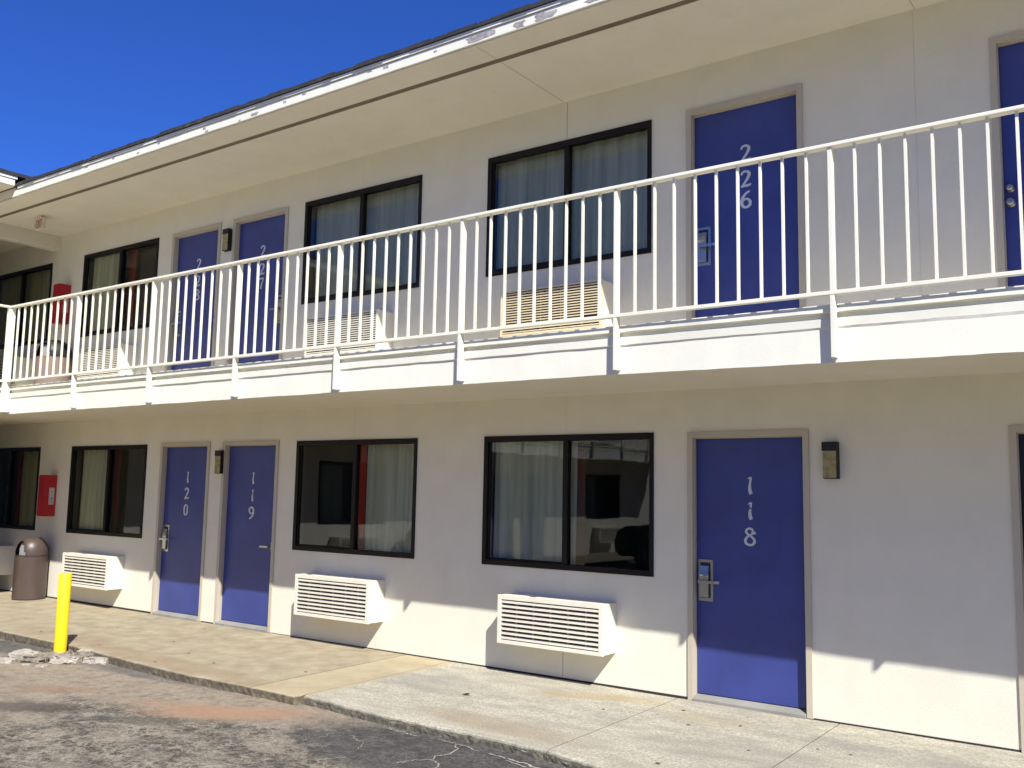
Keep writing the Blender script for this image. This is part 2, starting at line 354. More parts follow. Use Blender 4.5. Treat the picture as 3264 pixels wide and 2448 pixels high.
# ------------------------------------------------------------------ room numbers: brush-like strokes
GLY = {
 '1': [[(-.13,.88,.03),(-.05,.93,.09),(.04,.965,.10)], [(.05,.99,.13),(.03,.85,.115),(-.01,.6,.13),(-.03,.4,.17),(.0,.2,.20),(.06,.05,.19)]],
 '2': [[(-.26,.76,.11),(-.2,.9,.12),(-.02,.965,.13),(.17,.88,.16),(.20,.72,.18),(.06,.45,.15),(-.16,.18,.11),(-.28,.04,.07)], [(-.26,.07,.10),(-.05,.11,.13),(.2,.12,.14),(.30,.2,.06)]],
 '6': [[(.24,.97,.10),(.02,.88,.13),(-.18,.65,.17),(-.26,.38,.19),(-.18,.14,.17),(.02,.05,.13),(.22,.16,.17),(.25,.36,.17),(.10,.53,.13),(-.08,.52,.10),(-.2,.4,.07)]],
 '7': [[(-.30,.86,.06),(-.24,.93,.13),(.0,.93,.12),(.26,.94,.12)], [(.25,.93,.10),(.10,.62,.13),(.0,.35,.16),(-.06,.04,.18)]],
 '8': [[(.34,.73,.13),(.20,.68,.12),(.02,.60,.11),(-.14,.49,.12),(-.25,.33,.15),(-.23,.16,.15),(-.06,.06,.13),(.12,.07,.13),(.25,.18,.15),(.26,.33,.15),(.15,.46,.12),(.0,.56,.10),(-.14,.66,.12),(-.21,.79,.13),(-.13,.91,.12),(.02,.95,.11),(.15,.88,.13),(.17,.78,.12),(.12,.70,.09)]],
 '9': [[(-.24,.03,.10),(-.02,.12,.13),(.18,.35,.17),(.26,.62,.19),(.18,.86,.17),(-.02,.95,.13),(-.22,.84,.17),(-.25,.64,.17),(-.10,.47,.13),(.08,.48,.10),(.2,.60,.07)]],
 '0': [[(.0,.95,.09),(.18,.82,.15),(.23,.5,.18),(.17,.17,.15),(.0,.05,.09),(-.18,.17,.15),(-.23,.5,.18),(-.17,.83,.15),(.0,.95,.09)]],
}
def stroke(mb, pts, ox, oz, h, y0, y1, m=0):
    P = []
    for i in range(len(pts)-1):
        p0 = pts[max(i-1, 0)]; p1 = pts[i]; p2 = pts[i+1]; p3 = pts[min(i+2, len(pts)-1)]
        for k in range(6):
            t = k/6
            P.append(tuple(.5*((2*b)+(-a+c)*t+(2*a-5*b+4*c-d)*t*t+(-a+3*b-3*c+d)*t**3) for a, b, c, d in zip(p0, p1, p2, p3)))
    P.append(pts[-1]); L = []; Rr = []
    for i, (x, z, wd) in enumerate(P):
        a = P[max(i-1, 0)]; b = P[min(i+1, len(P)-1)]; dx, dz = b[0]-a[0], b[1]-a[1]; l = math.hypot(dx, dz) or 1
        nx, nz_ = -dz/l*wd/2, dx/l*wd/2
        L.append((ox+(x+nx)*h, oz+(z+nz_)*h)); Rr.append((ox+(x-nx)*h, oz+(z-nz_)*h))
    for i in range(len(P)-1):
        q = [L[i], L[i+1], Rr[i+1], Rr[i]]
        ys = y0-.00002*i                                 # each step a hair prouder, so crossings of the stroke never coincide
        vs = [(a, ys, b) for a, b in q]+[(a, y1, b) for a, b in q]
        mb.add(vs, [(0,1,2,3),(0,4,5,1),(2,6,7,3)], m)
def text_mesh(s, size, depth=.002):
    cu = bpy.data.curves.new('lettering', 'FONT'); cu.body = s; cu.size = size; cu.extrude = depth; cu.align_x = 'CENTER'; cu.align_y = 'CENTER'
    o = bpy.data.objects.new('lettering', cu); C.objects.link(o)
    dg = bpy.context.evaluated_depsgraph_get(); dg.update(); me = bpy.data.meshes.new_from_object(o.evaluated_get(dg))
    bpy.data.objects.remove(o); bpy.data.curves.remove(cu); return me

# ------------------------------------------------------------------ facade pieces (local x along wall, -y outwards)
FL = 2.787                                             # upper floor level
def wall_grid(mb, x0, x1, z0, z1, holes, depth=.15, m=0, mrev=1):
    xs = sorted({x0, x1}|{h[0] for h in holes}|{h[1] for h in holes}); zs = sorted({z0, z1}|{h[2] for h in holes}|{h[3] for h in holes})
    for a, b in zip(xs, xs[1:]):
        for c, d in zip(zs, zs[1:]):
            cx, cz = (a+b)/2, (c+d)/2
            if any(h[0] < cx < h[1] and h[2] < cz < h[3] for h in holes): continue
            mb.quad((a,0,c),(b,0,c),(b,0,d),(a,0,d), m)
    for (a, b, c, d) in holes:
        mb.quad((a,0,c),(a,depth,c),(a,depth,d),(a,0,d), mrev); mb.quad((b,0,c),(b,0,d),(b,depth,d),(b,depth,c), mrev)
        mb.quad((a,0,d),(a,depth,d),(b,depth,d),(b,0,d), mrev); mb.quad((a,0,c),(b,0,c),(b,depth,c),(a,depth,c), mrev)
def curtain(x0, x1, z0, z1, par, y=.115, seed=0, dens=6.5, top=True):
    """hanging cloth: rounded folds of uneven width that meet in tight creases"""
    rr = random.Random(seed); mb = MB(); nx = int((x1-x0)/.006); nzv = 12
    cuts = [x0-.05]
    while cuts[-1] < x1+.1: cuts.append(cuts[-1]+rr.choice((.05, .075, .10, .13, .15))*rr.uniform(.85, 1.15))
    lean = [rr.uniform(-.022, .022) for _ in cuts]; dep = [rr.uniform(.45, 1) for _ in cuts]
    for i in range(nx+1):
        x = x0+(x1-x0)*i/nx
        for j in range(nzv+1):
            z = z0+(z1-z0)*j/nzv; sdn = 1-j/nzv
            c = [q+lean[k]*sdn+.004*math.sin(z*4+k) for k, q in enumerate(cuts)]
            k = 0
            while k < len(c)-2 and c[k+1] < x: k += 1
            w_ = max(.01, c[k+1]-c[k]); f = min(1, max(0, (x-c[k])/w_))
            h = math.sin(math.pi*f)**.55*dep[k]*min(.06, w_*.55)*(.65+.35*sdn)
            mb.v.append((x, y+.03-h, z))
    for i in range(nx):
        for j in range(nzv): a = i*(nzv+1)+j; mb.f.append([a, a+nzv+1, a+nzv+2, a+1]); mb.m.append(0)
    return mb.build('curtain', M['cloth'], par, smooth=True, recalc=False)
def window(bld, x0, x1, z0, z1, curtains=(), orange=None, seed=0):
    f = MB(); a, b = .05, .042; xm = (x0+x1)/2+.02
    ya, yb = -.012, .05
    f.box(x0, x0+a, ya, yb, z0, z1); f.box(x1-a+.01, x1, ya, yb, z0, z1)
    f.box(x0+a, x1-a+.01, ya, yb, z1-.055, z1); f.box(x0+a, x1-a+.01, ya, yb, z0, z0+.05)
    f.box(xm-.028, xm+.028, ya+.006, yb, z0+.05, z1-.055)
    # sliding sash profiles
    f.box(x0+a, x0+a+.018, .006, .04, z0+.05, z1-.055); f.box(x0+a+.018, xm-.028, .006, .04, z0+.05, z0+.068)
    wo = f.build('window', M['black'], bld, bevel=.003)
    g1 = MB(); g1.quad((x0+.03, .018, z0+.03), (xm, .018, z0+.03), (xm, .018, z1-.03), (x0+.03, .018, z1-.03)); g1.build('glass_pane', M['glass'], wo, recalc=False)
    g2 = MB(); g2.quad((xm, .030, z0+.03), (x1-.02, .030, z0+.03), (x1-.02, .030, z1-.03), (xm, .030, z1-.03)); g2.build('glass_pane', M['glass'], wo, recalc=False)
    for k, (c0, c1) in enumerate(curtains):
        curtain(x0+c0*(x1-x0), x0+c1*(x1-x0), z0-.05, z1-.03, wo, seed=seed+k, y=.105)
    if orange:
        o = MB(); xx = x0+orange[0]*(x1-x0); o.box(xx, x0+orange[1]*(x1-x0), .27, .30, z0-.3, z1+.05); o.build('accent_panel', M['orange'], wo)
    return wo
def door(bld, x0, z0, number=None, handle='l', knob=False):
    """x0,z0: outer corner of the trim; outer width 1.016, outer height 2.162"""
    W, H = 1.016, 2.162; x1 = x0+W
    leaf = MB(); leaf.box(x0+.052, x1-.052, .034, .075, z0+.052, z0+H-.058)
    d = leaf.build('door', M['navy'] if (number is None and not knob and bld.name == 'motel_building' and z0 < 1) else M['blue'], bld, bevel=.002)
    f = MB()
    f.prism([(x0, z0), (x0+.048, z0), (x0+.048, z0+H-.048), (x1-.048, z0+H-.048), (x1-.048, z0), (x1, z0), (x1, z0+H), (x0, z0+H)], 'y', -.014, .0302)
    f.box(x0+.048, x0+.054, .012, .0298, z0, z0+H-.048); f.box(x1-.054, x1-.048, .012, .0298, z0, z0+H-.048)
    f.box(x0+.001, x0+.051, .0302, .12, z0, z0+H-.001); f.box(x1-.051, x1-.001, .0302, .12, z0, z0+H-.001); f.box(x0+.051, x1-.051, .0302, .12, z0+H-.056, z0+H-.001)
    f.build('door_frame', M['trim'], d, bevel=.002)
    t = MB(); t.prism([(-.03, z0-.06), (-.03, z0+.022), (.045, z0+.046), (.11, z0+.046), (.11, z0-.06)], 'x', x0+.052, x1-.052)
    t.build('threshold', M['sill'], d, bevel=.002)
    for ch in d.children: ch.location.y = -.021
    d.location.y = .021                                 # the leaf is hung 7 cm behind the trim face
    if knob:
        k = MB(); kx = x0+.095
        for zz, rr, nm in ((z0+1.043, .026, 'deadbolt'), (z0+.94, .030, 'door_knob')):
            k = MB()
            vs = MB(); vs.lathe([(rr, 0), (rr, .008), (rr*.45, .012), (rr*.45, .03), (rr*.9, .036), (rr*.95, .05), (rr*.6, .06), (.002, .061)], 0, 0, 20)
            k.add([(kx+x, .034-z, zz+y) for x, y, z in vs.v], vs.f)
            k.build(nm, M['steel'], d, smooth=True)
    elif handle:
        k = MB(); s = 1; px = x0+.070
        if handle in 'rv': px = x1-.070; s = -1
        def bx(xa, xb, ya, yb, za, zb, m=0): k.box(min(px+s*xa, px+s*xb), max(px+s*xa, px+s*xb), ya, yb, z0+za, z0+zb, m)
        # frame plate with a raised case inside it
        if handle == 'v': k.box(px-.06, px-.03, .026, .0338, z0+.90, z0+.99)
        else: bx(0, .128, .0275, .0338, .787, .812); bx(0, .128, .0275, .0338, 1.098, 1.12); bx(0, .018, .0275, .0338, .812, 1.098); bx(.106, .128, .0275, .0338, .812, 1.098)
        if handle != 'v': bx(.018, .106, .031, .0336, .812, 1.098, 1)
        if handle != 'v': k.prism([(.031, z0+.815), (.004, z0+.82), (.004, z0+.985), (-.004, z0+1.0), (.008, z0+1.035), (.016, z0+1.07), (.031, z0+1.07)], 'x', min(px+s*.02, px+s*.096), max(px+s*.02, px+s*.096))
        for zz in (.800, 1.109) if handle != 'v' else (): bx(.116, .122, .0265, .0274, zz-.003, zz+.003, 1)
        # lever
        k.box(min(px+s*.03, px+s*.055), max(px+s*.03, px+s*.055), -.035, .003, z0+.932, z0+.955)
        k.prism([(px+s*.03, -.048), (px+s*.03, -.0352), (px+s*.17, -.028), (px+s*.195, -.012), (px+s*.20, -.018), (px+s*.175, -.042)], 'z', z0+.934, z0+.955)
        k.build('door_handle', [M['steel'], M['steel_dark']], d, bevel=.0015)
    if number:
        xc = x0+.512
        for i, (ch, dz) in enumerate(zip(number, (1.650, 1.448, 1.247) if z0 < 1 else (1.626, 1.404, 1.227))):
            nb = MB()
            for j, s in enumerate(GLY[ch]): stroke(nb, s, xc+(.006 if ch in '1' else 0), z0+dz, .145, .0305+j*.0006, .0335)
            nb.build('room_number', M['number'], d)
        pk = MB(); pk.lathe([(.009, 0), (.009, .003), (.004, .004), (.004, .0015)], 0, 0, 14)
        q = MB(); q.add([(xc+.004+x, .0338-z, z0+1.545+y) for x, y, z in pk.v], pk.f); q.build('peephole', M['steel_dark'], d)
    return d
AC_N = {}
def ac_unit(loc, rz, kind, label, group):
    """PTAC sleeve through the wall: kind 'low' (9 wide blades), 'high' (fine grille)"""
    W, H, D = 1.09, .42, .235
    root = empty('air_conditioner', loc, rz); tag(root, label, 'air conditioner', group)
    side = MB()
    # tapered sleeve
    side.box(-W/2, W/2, -D+.03, .05, 0, .012); side.box(-W/2, W/2, -D+.03, .05, H-.012, H)
    side.box(-W/2, -W/2+.012, -D+.03, .05, .012, H-.012); side.box(W/2-.012, W/2, -D+.03, .05, .012, H-.012)
    side.build('housing', M['ac_side'] if kind != 'plain' else M['ac_side'], root, bevel=.003)
    inn = MB(); inn.box(-W/2+.014, W/2-.014, -D+.07, -D+.09, .014, H-.014); inn.build('coil', M['ac_dark'], root)
    gr = MB(); mat = {'low': M['ac_white'], 'high': M['ac_white'], 'yellow': M['ac_yellow']}[kind]
    b = .036 if kind == 'low' else .02
    y0, y1 = -D, -D+.0295
    gr.box(-W/2-.003, -W/2+b, y0, y1, -.003, H+.003); gr.box(W/2-b, W/2+.003, y0, y1, -.003, H+.003)
    gr.box(-W/2+b, W/2-b, y0, y1, -.003, b*.8)
    if kind == 'low': gr.box(-W/2+b, W/2-b, y0, y1, H-b, H+.003)
    else: gr.box(-W/2+b, W/2-b, y0+.012, y1, H-.012, H+.003)
    n = 9 if kind == 'low' else 16; zA, zB = b*.8, H-b if kind == 'low' else H-.02; p = (zB-zA)/n
    for i in range(n):
        z = zA+p*(i+.5)
        if kind == 'low':
            gr.prism([(y0+.004, z-p*.12), (y0+.0045, z-p*.05), (y0+.028, z+p*.30), (y0+.034, z+p*.22)], 'x', -W/2+b, W/2-b)
            gr.prism([(y0+.003, z-p*.28), (y0+.003, z+p*.20), (y0+.008, z+p*.20), (y0+.008, z-p*.28)], 'x', -W/2+b, W/2-b)
        else:
            x1 = W/2-b
            if kind == 'yellow' and i in (3,): x1 = W/2-.19
            gr.prism([(y0+.001, z-p*.24), (y0+.001, z+p*.20), (y0+.02, z+p*.36), (y0+.02, z-p*.06)], 'x', -W/2+b, x1)
    if kind == 'low':
        for k in (1, 2, 3, 4, 5): gr.box(-W/2+W*k/6-.004, -W/2+W*k/6+.004, y0+.032, y0+.055, zA, zB)
    else:
        for k in (1, 2, 3, 4): gr.box(-W/2+W*k/5-.003, -W/2+W*k/5+.003, y0+.022, y0+.05, zA, zB)
    gr.build('grille', mat, root, bevel=.0008 if kind == 'low' else 0)
    return root
def wall_lamp(loc, label):
    root = empty('wall_lamp', loc); tag(root, label, 'wall lamp', 'wall lamps beside the doors')
    c = MB(); c.box(-.058, .059, -.062, 0, .205, .272); c.build('lamp_cap', M['lampcap'], root, bevel=.004)
    b = MB(); b.box(-.056, .059, -.014, 0, -.006, .2045); b.box(.0515, .0585, -.058, -.014, -.006, .2045); b.box(-.05, .0515, -.058, -.014, -.006, .0); b.build('back_plate', M['lampcap'], root)
    d = MB(); d.box(-.051, .051, -.060, -.0145, .0005, .2045); d.build('lamp_shade', M['amber'], root, bevel=.004)
    return root
PROF = [(-1.225, 2.510), (-1.225, 2.716), (-1.2355, 2.722), (-1.2375, 2.778), (-1.215, 2.7805), (-1.215, 2.808), (-1.246, 2.812), (-1.252, 2.815), (-1.252, 2.838), (-1.215, 2.8455), (-1.215, 2.872), (-1.10, 2.872), (-1.10, 2.80)]

def fascia_strip(mb, x0, x1, seed=0, ragged=0.0):
    """balcony edge extruded along x from the profile, hand-finished (slightly uneven)"""
    nx = max(2, int((x1-x0)/.06)); m = len(PROF)
    base = len(mb.v)
    for i in range(nx+1):
        x = x0+(x1-x0)*i/nx
        for j, (y, z) in enumerate(PROF):
            k = .0035*noise.noise(Vector((x*2.2, j*.9, seed)))+.0025*noise.noise(Vector((x*9, j*1.7, seed)))
            if j == 0: k *= 1.2
            if j <= 1 and seed == 1: k += .004*min(1, max(0, -x/4))-.0105*max(0, x)*(1 if j == 0 else .5)
            if j in (6, 9, 10): k *= 1.3
            mb.v.append((x, y+k*.4, z+k))
    for i in range(nx):
        for j in range(m-1): a = base+i*m+j; mb.f.append([a, a+m, a+m+1, a+1]); mb.m.append(0)

# ================================================================== main building
bld = empty('motel_building'); tag(bld, 'two storey cream motel block with blue doors and long upper walkway', 'building')
XL, XR = -16.0, 7.5
gw = [(-12.19, -10.375), (-9.513, -7.69), (-4.798, -2.99), (-2.13, -.313), (5.0, 6.8)]
uw = [(-12.25, -10.426), (-9.545, -7.713), (-4.832, -3.0345), (-2.158, -.339), (5.0, 6.8)]
gd = [(-7.38, '120', 'l', 0), (-6.115, '119', 'v', 0), (0.0, '118', 'l', 0), (2.393, None, None, 0)]
ud = [(-7.40, '228', 'l', 0), (-6.14, '227', 'r', 0), (-.005, '226', 'l', 0), (2.368, None, None, 1)]
holes_g = [(a, b, .953, 2.166) for a, b in gw]+[(x, x+1.016, -.3, 2.162+(-.003*x)) for x, *_ in gd]
holes_u = [(a, b, 3.737, 4.947) for a, b in uw]+[(x, x+1.016, FL, FL+2.162) for x, *_ in ud]
wm = MB(); wall_grid(wm, XL, XR, -.3, 2.66, holes_g); wall_grid(wm, XL, XR, 2.70, 5.36, holes_u)
wm.box(XL, XL+.15, .0, 8, -.3, 5.36, 0); wm.box(XR-.15, XR, .001, 8, -.3, 5.36, 0); wm.box(XL+.15, XR-.15, 7.8, 8, -.3, 5.36, 0)
def seam(mb, x, z0, z1, wd=.0028, m=2): mb.box(x-wd/2, x+wd/2, -.0022, .001, z0, z1, m)
seam(wm, -1.230, 4.95, 5.318); seam(wm, -1.205, .03, .30); seam(wm, -1.205, .75, .95, .002, 3); seam(wm, -3.907, 4.95, 5.318, .002, 3)
seam(wm, 1.86, 2.9, 5.318, .0018, 3); seam(wm, -1.2, 2.17, 2.50, .002, 3); seam(wm, -3.9, 2.17, 2.50, .002, 3)
wall = wm.build('wall', [M['wall'], M['reveal'], M['seam'], M['seam_soft']], bld, recalc=False)
# dark line where wall meets the pavement
bs = MB()
for a, b in [(XL, -7.38), (-6.364, -6.115), (-5.099, 0.0), (1.016, 2.393), (3.409, XR)]: bs.box(a, b, -.006, .004, -.02-.003*a, .012-.003*(a+b)/2)
bs.build('wall_foot_joint', M['gap'], bld)
# rooms
rm = MB()
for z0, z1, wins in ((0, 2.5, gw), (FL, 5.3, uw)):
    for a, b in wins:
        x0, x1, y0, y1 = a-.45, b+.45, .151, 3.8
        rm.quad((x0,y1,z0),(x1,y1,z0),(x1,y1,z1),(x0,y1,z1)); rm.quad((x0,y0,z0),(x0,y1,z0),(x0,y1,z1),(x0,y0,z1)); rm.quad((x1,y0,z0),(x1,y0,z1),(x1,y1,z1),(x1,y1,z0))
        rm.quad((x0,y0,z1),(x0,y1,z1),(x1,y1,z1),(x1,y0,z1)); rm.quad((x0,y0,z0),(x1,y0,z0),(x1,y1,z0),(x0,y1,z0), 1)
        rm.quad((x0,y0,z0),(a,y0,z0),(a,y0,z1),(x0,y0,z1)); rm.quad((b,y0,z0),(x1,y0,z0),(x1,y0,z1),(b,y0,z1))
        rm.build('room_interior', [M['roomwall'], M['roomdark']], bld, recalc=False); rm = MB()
# windows: curtain spans as fractions of the opening
G = [(.953, 2.166), (3.737, 4.947)]
window(bld, *gw[0], *G[0], [(.60, .86)], (.36, .42), 1)
window(bld, *gw[1], *G[0], [(.05, .42)], (.35, .43), 2)
window(bld, *gw[2], *G[0], [(.55, .99)], (.37, .46), 3)
window(bld, *gw[3], *G[0], [(.03, .545)], (.485, .53), 4)
window(bld, *gw[4], *G[0], [(.03, .97)], None, 5)
window(bld, *uw[0], *G[1], [(.03, .97)], None, 6)
window(bld, *uw[1], *G[1], [(.04, .42)], (.36, .48), 7)
window(bld, *uw[2], *G[1], [(.04, .98)], None, 8)
window(bld, *uw[3], *G[1], [(.02, .99)], None, 9)
window(bld, *uw[4], *G[1], [(.02, .99)], None, 10)
for x, n, h, k in gd: door(bld, x, -.003*x, n, h, bool(k))
for x, n, h, k in ud: door(bld, x, FL, n, h, bool(k))
# balcony slab
CX = -8.975                                             # inside corner of the two walkways
sl = MB(); sl.prism([(XL, -1.20), (CX+.03, -1.20), (XR, -1.20), (XR, -.001), (XL, -.001)], 'z', 2.5185, 2.80)
sl.add([(CX, -1.224, 2.515), (0, -1.224, 2.512), (XR, -1.224, 2.512-.0105*XR), (XR, 0, 2.517), (0, 0, 2.5165), (CX, 0, 2.5165)], [(0,1,4,5),(1,2,3,4)])
sl.build('walkway_floor', M['soffit'], bld)
fs = MB(); fascia_strip(fs, CX, XR, 1, .6)
fs.build('walkway_edge', M['white'], bld, recalc=False)
# roof
EY, EZ = -1.40, 5.338
rf = MB()
rf.box(XL, XR, EY+.021, -1.086, 5.322, 5.345); rf.box(XL, XR, -1.020, -.0005, 5.322, 5.345); rf.box(XL, XR, -1.0855, -1.0205, 5.3245, 5.356, 1)
for x in (-1.26, 1.876):
    rf.box(x-.001, x+.001, EY+.03, -1.09, 5.3205, 5.3225, 2); rf.box(x-.0015, x+.0015, -1.015, -.001, 5.3205, 5.3225, 2)
rf.build('soffit', [M['soffit'], M['vent'], M['seam']], bld, recalc=False)
fa = MB(); FX = -8.80
nseg = 160
for i in range(nseg):                                   # fascia board, bottom edge slightly ragged
    a = FX+(XR-FX)*i/nseg; b = FX+(XR-FX)*(i+1)/nseg
    z0, z1 = (EZ-.004+.004*noise.noise(Vector((q*3.1, 2, 0)))+.003*noise.noise(Vector((q*17, 4, 0))) for q in (a, b))
    fa.add([(a,EY,z0),(b,EY,z1),(b,EY,5.416),(a,EY,5.416),(a,EY+.02,z0),(b,EY+.02,z1),(b,EY+.02,5.416),(a,EY+.02,5.416)], [(0,1,2,3),(0,4,5,1),(4,7,6,5)])
fa.prism([(FX, 5.416), (FX-.11, EZ-.004), (FX, EZ-.004)], 'y', EY, EY+.02)
fa.box(FX+.04, XR, EY-.012, EY+.018, 5.4215, 5.4525); fa.box(FX+.02, XR, EY+.004, EY+.02, 5.4162, 5.4213, 2)
def patch(x0, x1, z0, z1, seed, m=1):
    rr = random.Random(seed); k = 14; pts = []
    for i in range(k):
        a = 2*math.pi*i/k; q = rr.uniform(.6, 1.05)
        pts.append(((x0+x1)/2+(x1-x0)/2*max(-1, min(1, 1.3*math.cos(a)))*q, (z0+z1)/2+(z1-z0)/2*max(-1, min(1, 1.3*math.sin(a)))*q))
    fa.prism(pts, 'y', EY-.0022, EY+.001, m)
for i, q in enumerate([(-1.36,-1.03,5.345,5.408),(-.86,-.735,5.338,5.398),(-.66,-.44,5.336,5.405),(-.19,-.03,5.350,5.395),(.2,.42,5.34,5.38),(-4.31,-4.27,5.332,5.352),
                       (-4.12,-4.0,5.345,5.38),(-3.64,-3.58,5.368,5.395),(-3.36,-3.30,5.385,5.408),(-2.30,-2.22,5.372,5.408),(-4.9,-4.84,5.375,5.40),(-4.86,-4.80,5.335,5.36),(-5.70,-5.66,5.38,5.408),(-7.2,-7.1,5.39,5.412),(-6.6,-6.54,5.385,5.41),(-1.7,-1.66,5.37,5.39),(-2.5,-2.42,5.39,5.41),(-6.1,-6.05,5.35,5.37)]):
    patch(*q, i)
fa.build('fascia', [M['white'], M['wood'], M['seam']], bld, recalc=True)
sh = MB(); rr = random.Random(5); x = FX-.02
while x < XR:                                           # shingle tabs over the drip edge
    wdt = rr.uniform(.10, .32); dz = rr.uniform(-.004, .004); dy = rr.uniform(-.008, .004)
    sh.box(x, min(x+wdt-.003, XR), EY-.028+dy, EY+.3, 5.4555, 5.478+dz); sh.box(x+rr.uniform(0, .05), min(x+wdt+.02, XR), EY-.016+dy, EY+.3, 5.4785+dz, 5.499+dz*1.5); x += wdt
SLP = .22
for k in range(1, 26):
    y0 = EY+.02+.28*(k-1); z0 = 5.492+SLP*.28*(k-1)
    sh.add([(XL,y0,z0),(XR,y0,z0),(XR,y0+.30,z0+SLP*.30-.006),(XL,y0+.30,z0+SLP*.30-.006),(XL,y0,z0-.02),(XR,y0,z0-.02)], [(0,1,2,3),(0,4,5,1)])
sh.add([(XL,5.6,7.05),(XR,5.6,7.05),(XR,8.4,5.5),(XL,8.4,5.5)], [(0,1,2,3)])
sh.build('roof', M['shingle'], bld, recalc=False)
# header beam over the breezeway mouth
hb = MB(); hb.box(-10.40, -10.235, -1.36, -.0008, 5.12, 5.3215); hb.build('header_beam', M['soffit'], bld, bevel=.004)

# ================================================================== railings
PX = [-8.905, -7.321, -5.799, -4.333, -2.888, -1.437, .024, 1.597, 3.13, 4.68]
def railing(name_label, posts, x_start, nb, corner=False, loc=(0,0,0), rz=0):
    root = empty('balcony_railing', loc, rz); tag(root, name_label, 'railing', 'balcony railings')
    xa, xb = x_start, posts[-1]+.03
    t = MB(); t.box(xa, xb, -1.312, -1.250, 3.884, 3.909); t.build('top_rail', M['rail'], root, bevel=.004)
    t = MB(); t.box(xa, xb, -1.302, -1.262, 2.918, 2.944); t.build('bottom_rail', M['rail'], root, bevel=.003)
    for k, p in enumerate(posts):
        m = MB()
        zb = 2.532-.0095*max(0, p)*(rz == 0); m.box(p, p+.027, -1.300, -1.246, zb, 2.9175); m.box(p, p+.027, -1.300, -1.246, 2.9445, 3.8835); m.box(p+.0006, p+.0264, -1.2995, -1.2465, 2.9175, 2.9445)
        m.prism([(-1.2462, zb+.006), (-1.2462, 2.712), (-1.222, 2.712), (-1.222, zb+.006)], 'x', p+.001, p+.026)
        m.build('post', M['rail'], root, bevel=.002)
    for a, b in zip(posts, posts[1:]):
        for i in range(1, nb+1):
            x = a+.013+(b-a)*i/(nb+1)+random.uniform(-.004, .004)
            m = MB(); m.box(x-.008, x+.008, -1.288, -1.267, 2.9442, 3.8838); m.build('baluster', M['rail'], root)
    return root
railing('cream painted steel railing along the upper walkway in front of the numbered doors', PX, -8.905, 9)

# ================================================================== wing on the left (perpendicular)
WX = -10.2
wing = empty('motel_wing', (WX, 0, 0), R(90)); tag(wing, 'sunlit perpendicular motel wing at far left edge with its own roof corner', 'building')
# local x = world Y, local -y = world +X
WL, WR = -19.0, -1.25
wgw = [(-4.4, -2.6), (-7.1, -5.3), (-10.2, -8.4), (-16.9, -15.1)]; wdo = [-11.75, -13.02]
wh_g = [(a, b, .953, 2.166) for a, b in wgw]+[(x, x+1.016, -.3, 2.162) for x in wdo]
wh_u = [(a, b, 3.737, 4.947) for a, b in wgw]+[(x, x+1.016, FL, FL+2.162) for x in wdo]
ww = MB(); wall_grid(ww, WL, WR, -.3, 2.66, wh_g); wall_grid(ww, WL, WR, 2.70, 5.46, wh_u)
ww.box(WR-.15, WR, .001, 6, -.3, 5.46); ww.box(WL, WL+.15, .001, 6, -.3, 5.46); ww.box(WL+.15, WR-.15, 5.85, 6, -.3, 5.46)
ww.build('wall', [M['wall'], M['reveal']], wing, recalc=False)
rm = MB()
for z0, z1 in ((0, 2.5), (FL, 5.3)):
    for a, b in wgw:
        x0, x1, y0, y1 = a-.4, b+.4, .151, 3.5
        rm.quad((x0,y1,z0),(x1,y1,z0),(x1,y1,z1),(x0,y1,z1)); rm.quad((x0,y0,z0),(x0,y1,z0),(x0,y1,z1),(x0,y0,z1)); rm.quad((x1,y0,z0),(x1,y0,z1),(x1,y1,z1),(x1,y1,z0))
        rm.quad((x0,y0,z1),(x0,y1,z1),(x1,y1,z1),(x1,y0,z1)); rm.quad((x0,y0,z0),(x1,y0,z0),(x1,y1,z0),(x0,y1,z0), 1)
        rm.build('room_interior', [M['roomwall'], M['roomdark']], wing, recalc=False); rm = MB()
for i, (a, b) in enumerate(wgw):
    window(wing, a, b, .953, 2.166, [(.6, .97)], None, 20+i); window(wing, a, b, 3.737, 4.947, [(.03, .97)], None, 30+i)
for x in wdo: door(wing, x, 0, None, 'l'); door(wing, x, FL, None, 'l')
sl = MB(); sl.prism([(WL, -1.20), (-1.23, -1.20), (-1.23, -.002), (WL, -.002)], 'z', 2.519, 2.801); sl.build('walkway_floor', M['soffit'], wing)
fs = MB(); fascia_strip(fs, WL, -1.225, 9, .6); fs.build('walkway_edge', M['white'], wing, recalc=False)
rf = MB(); rf.box(WL, -1.42, -1.38, -.001, 5.452, 5.47); rf.build('soffit', M['soffit'], wing)
rf = MB(); rf.box(WL, -1.43, -1.40, -1.38, 5.462, 5.542); rf.box(WL, -1.405, -1.412, -1.382, 5.5475, 5.585); rf.build('fascia', M['white'], wing)
rf = MB(); rf.box(WL, -1.15, -1.428, -1.1, 5.588, 5.632)
rf.add([(WL,-1.41,5.632),(-.9,-1.41,5.632),(-.9,4,5.632+.22*5.41),(WL,4,5.632+.22*5.41)], [(0,1,2,3)]); rf.build('roof', M['shingle'], wing, recalc=False)
fr = MB(); fr.box(-1.399, -1.385, -1.375, 3, 5.346, 5.452); fr.build('frieze_board', M['soffit'], wing)
wp = [-1.32]+[-1.32-1.5*k for k in range(1, 12)]
railing('cream railing of the perpendicular wing walkway at the far left', sorted(wp), min(wp), 8, True, (WX, 0, 0), R(90))


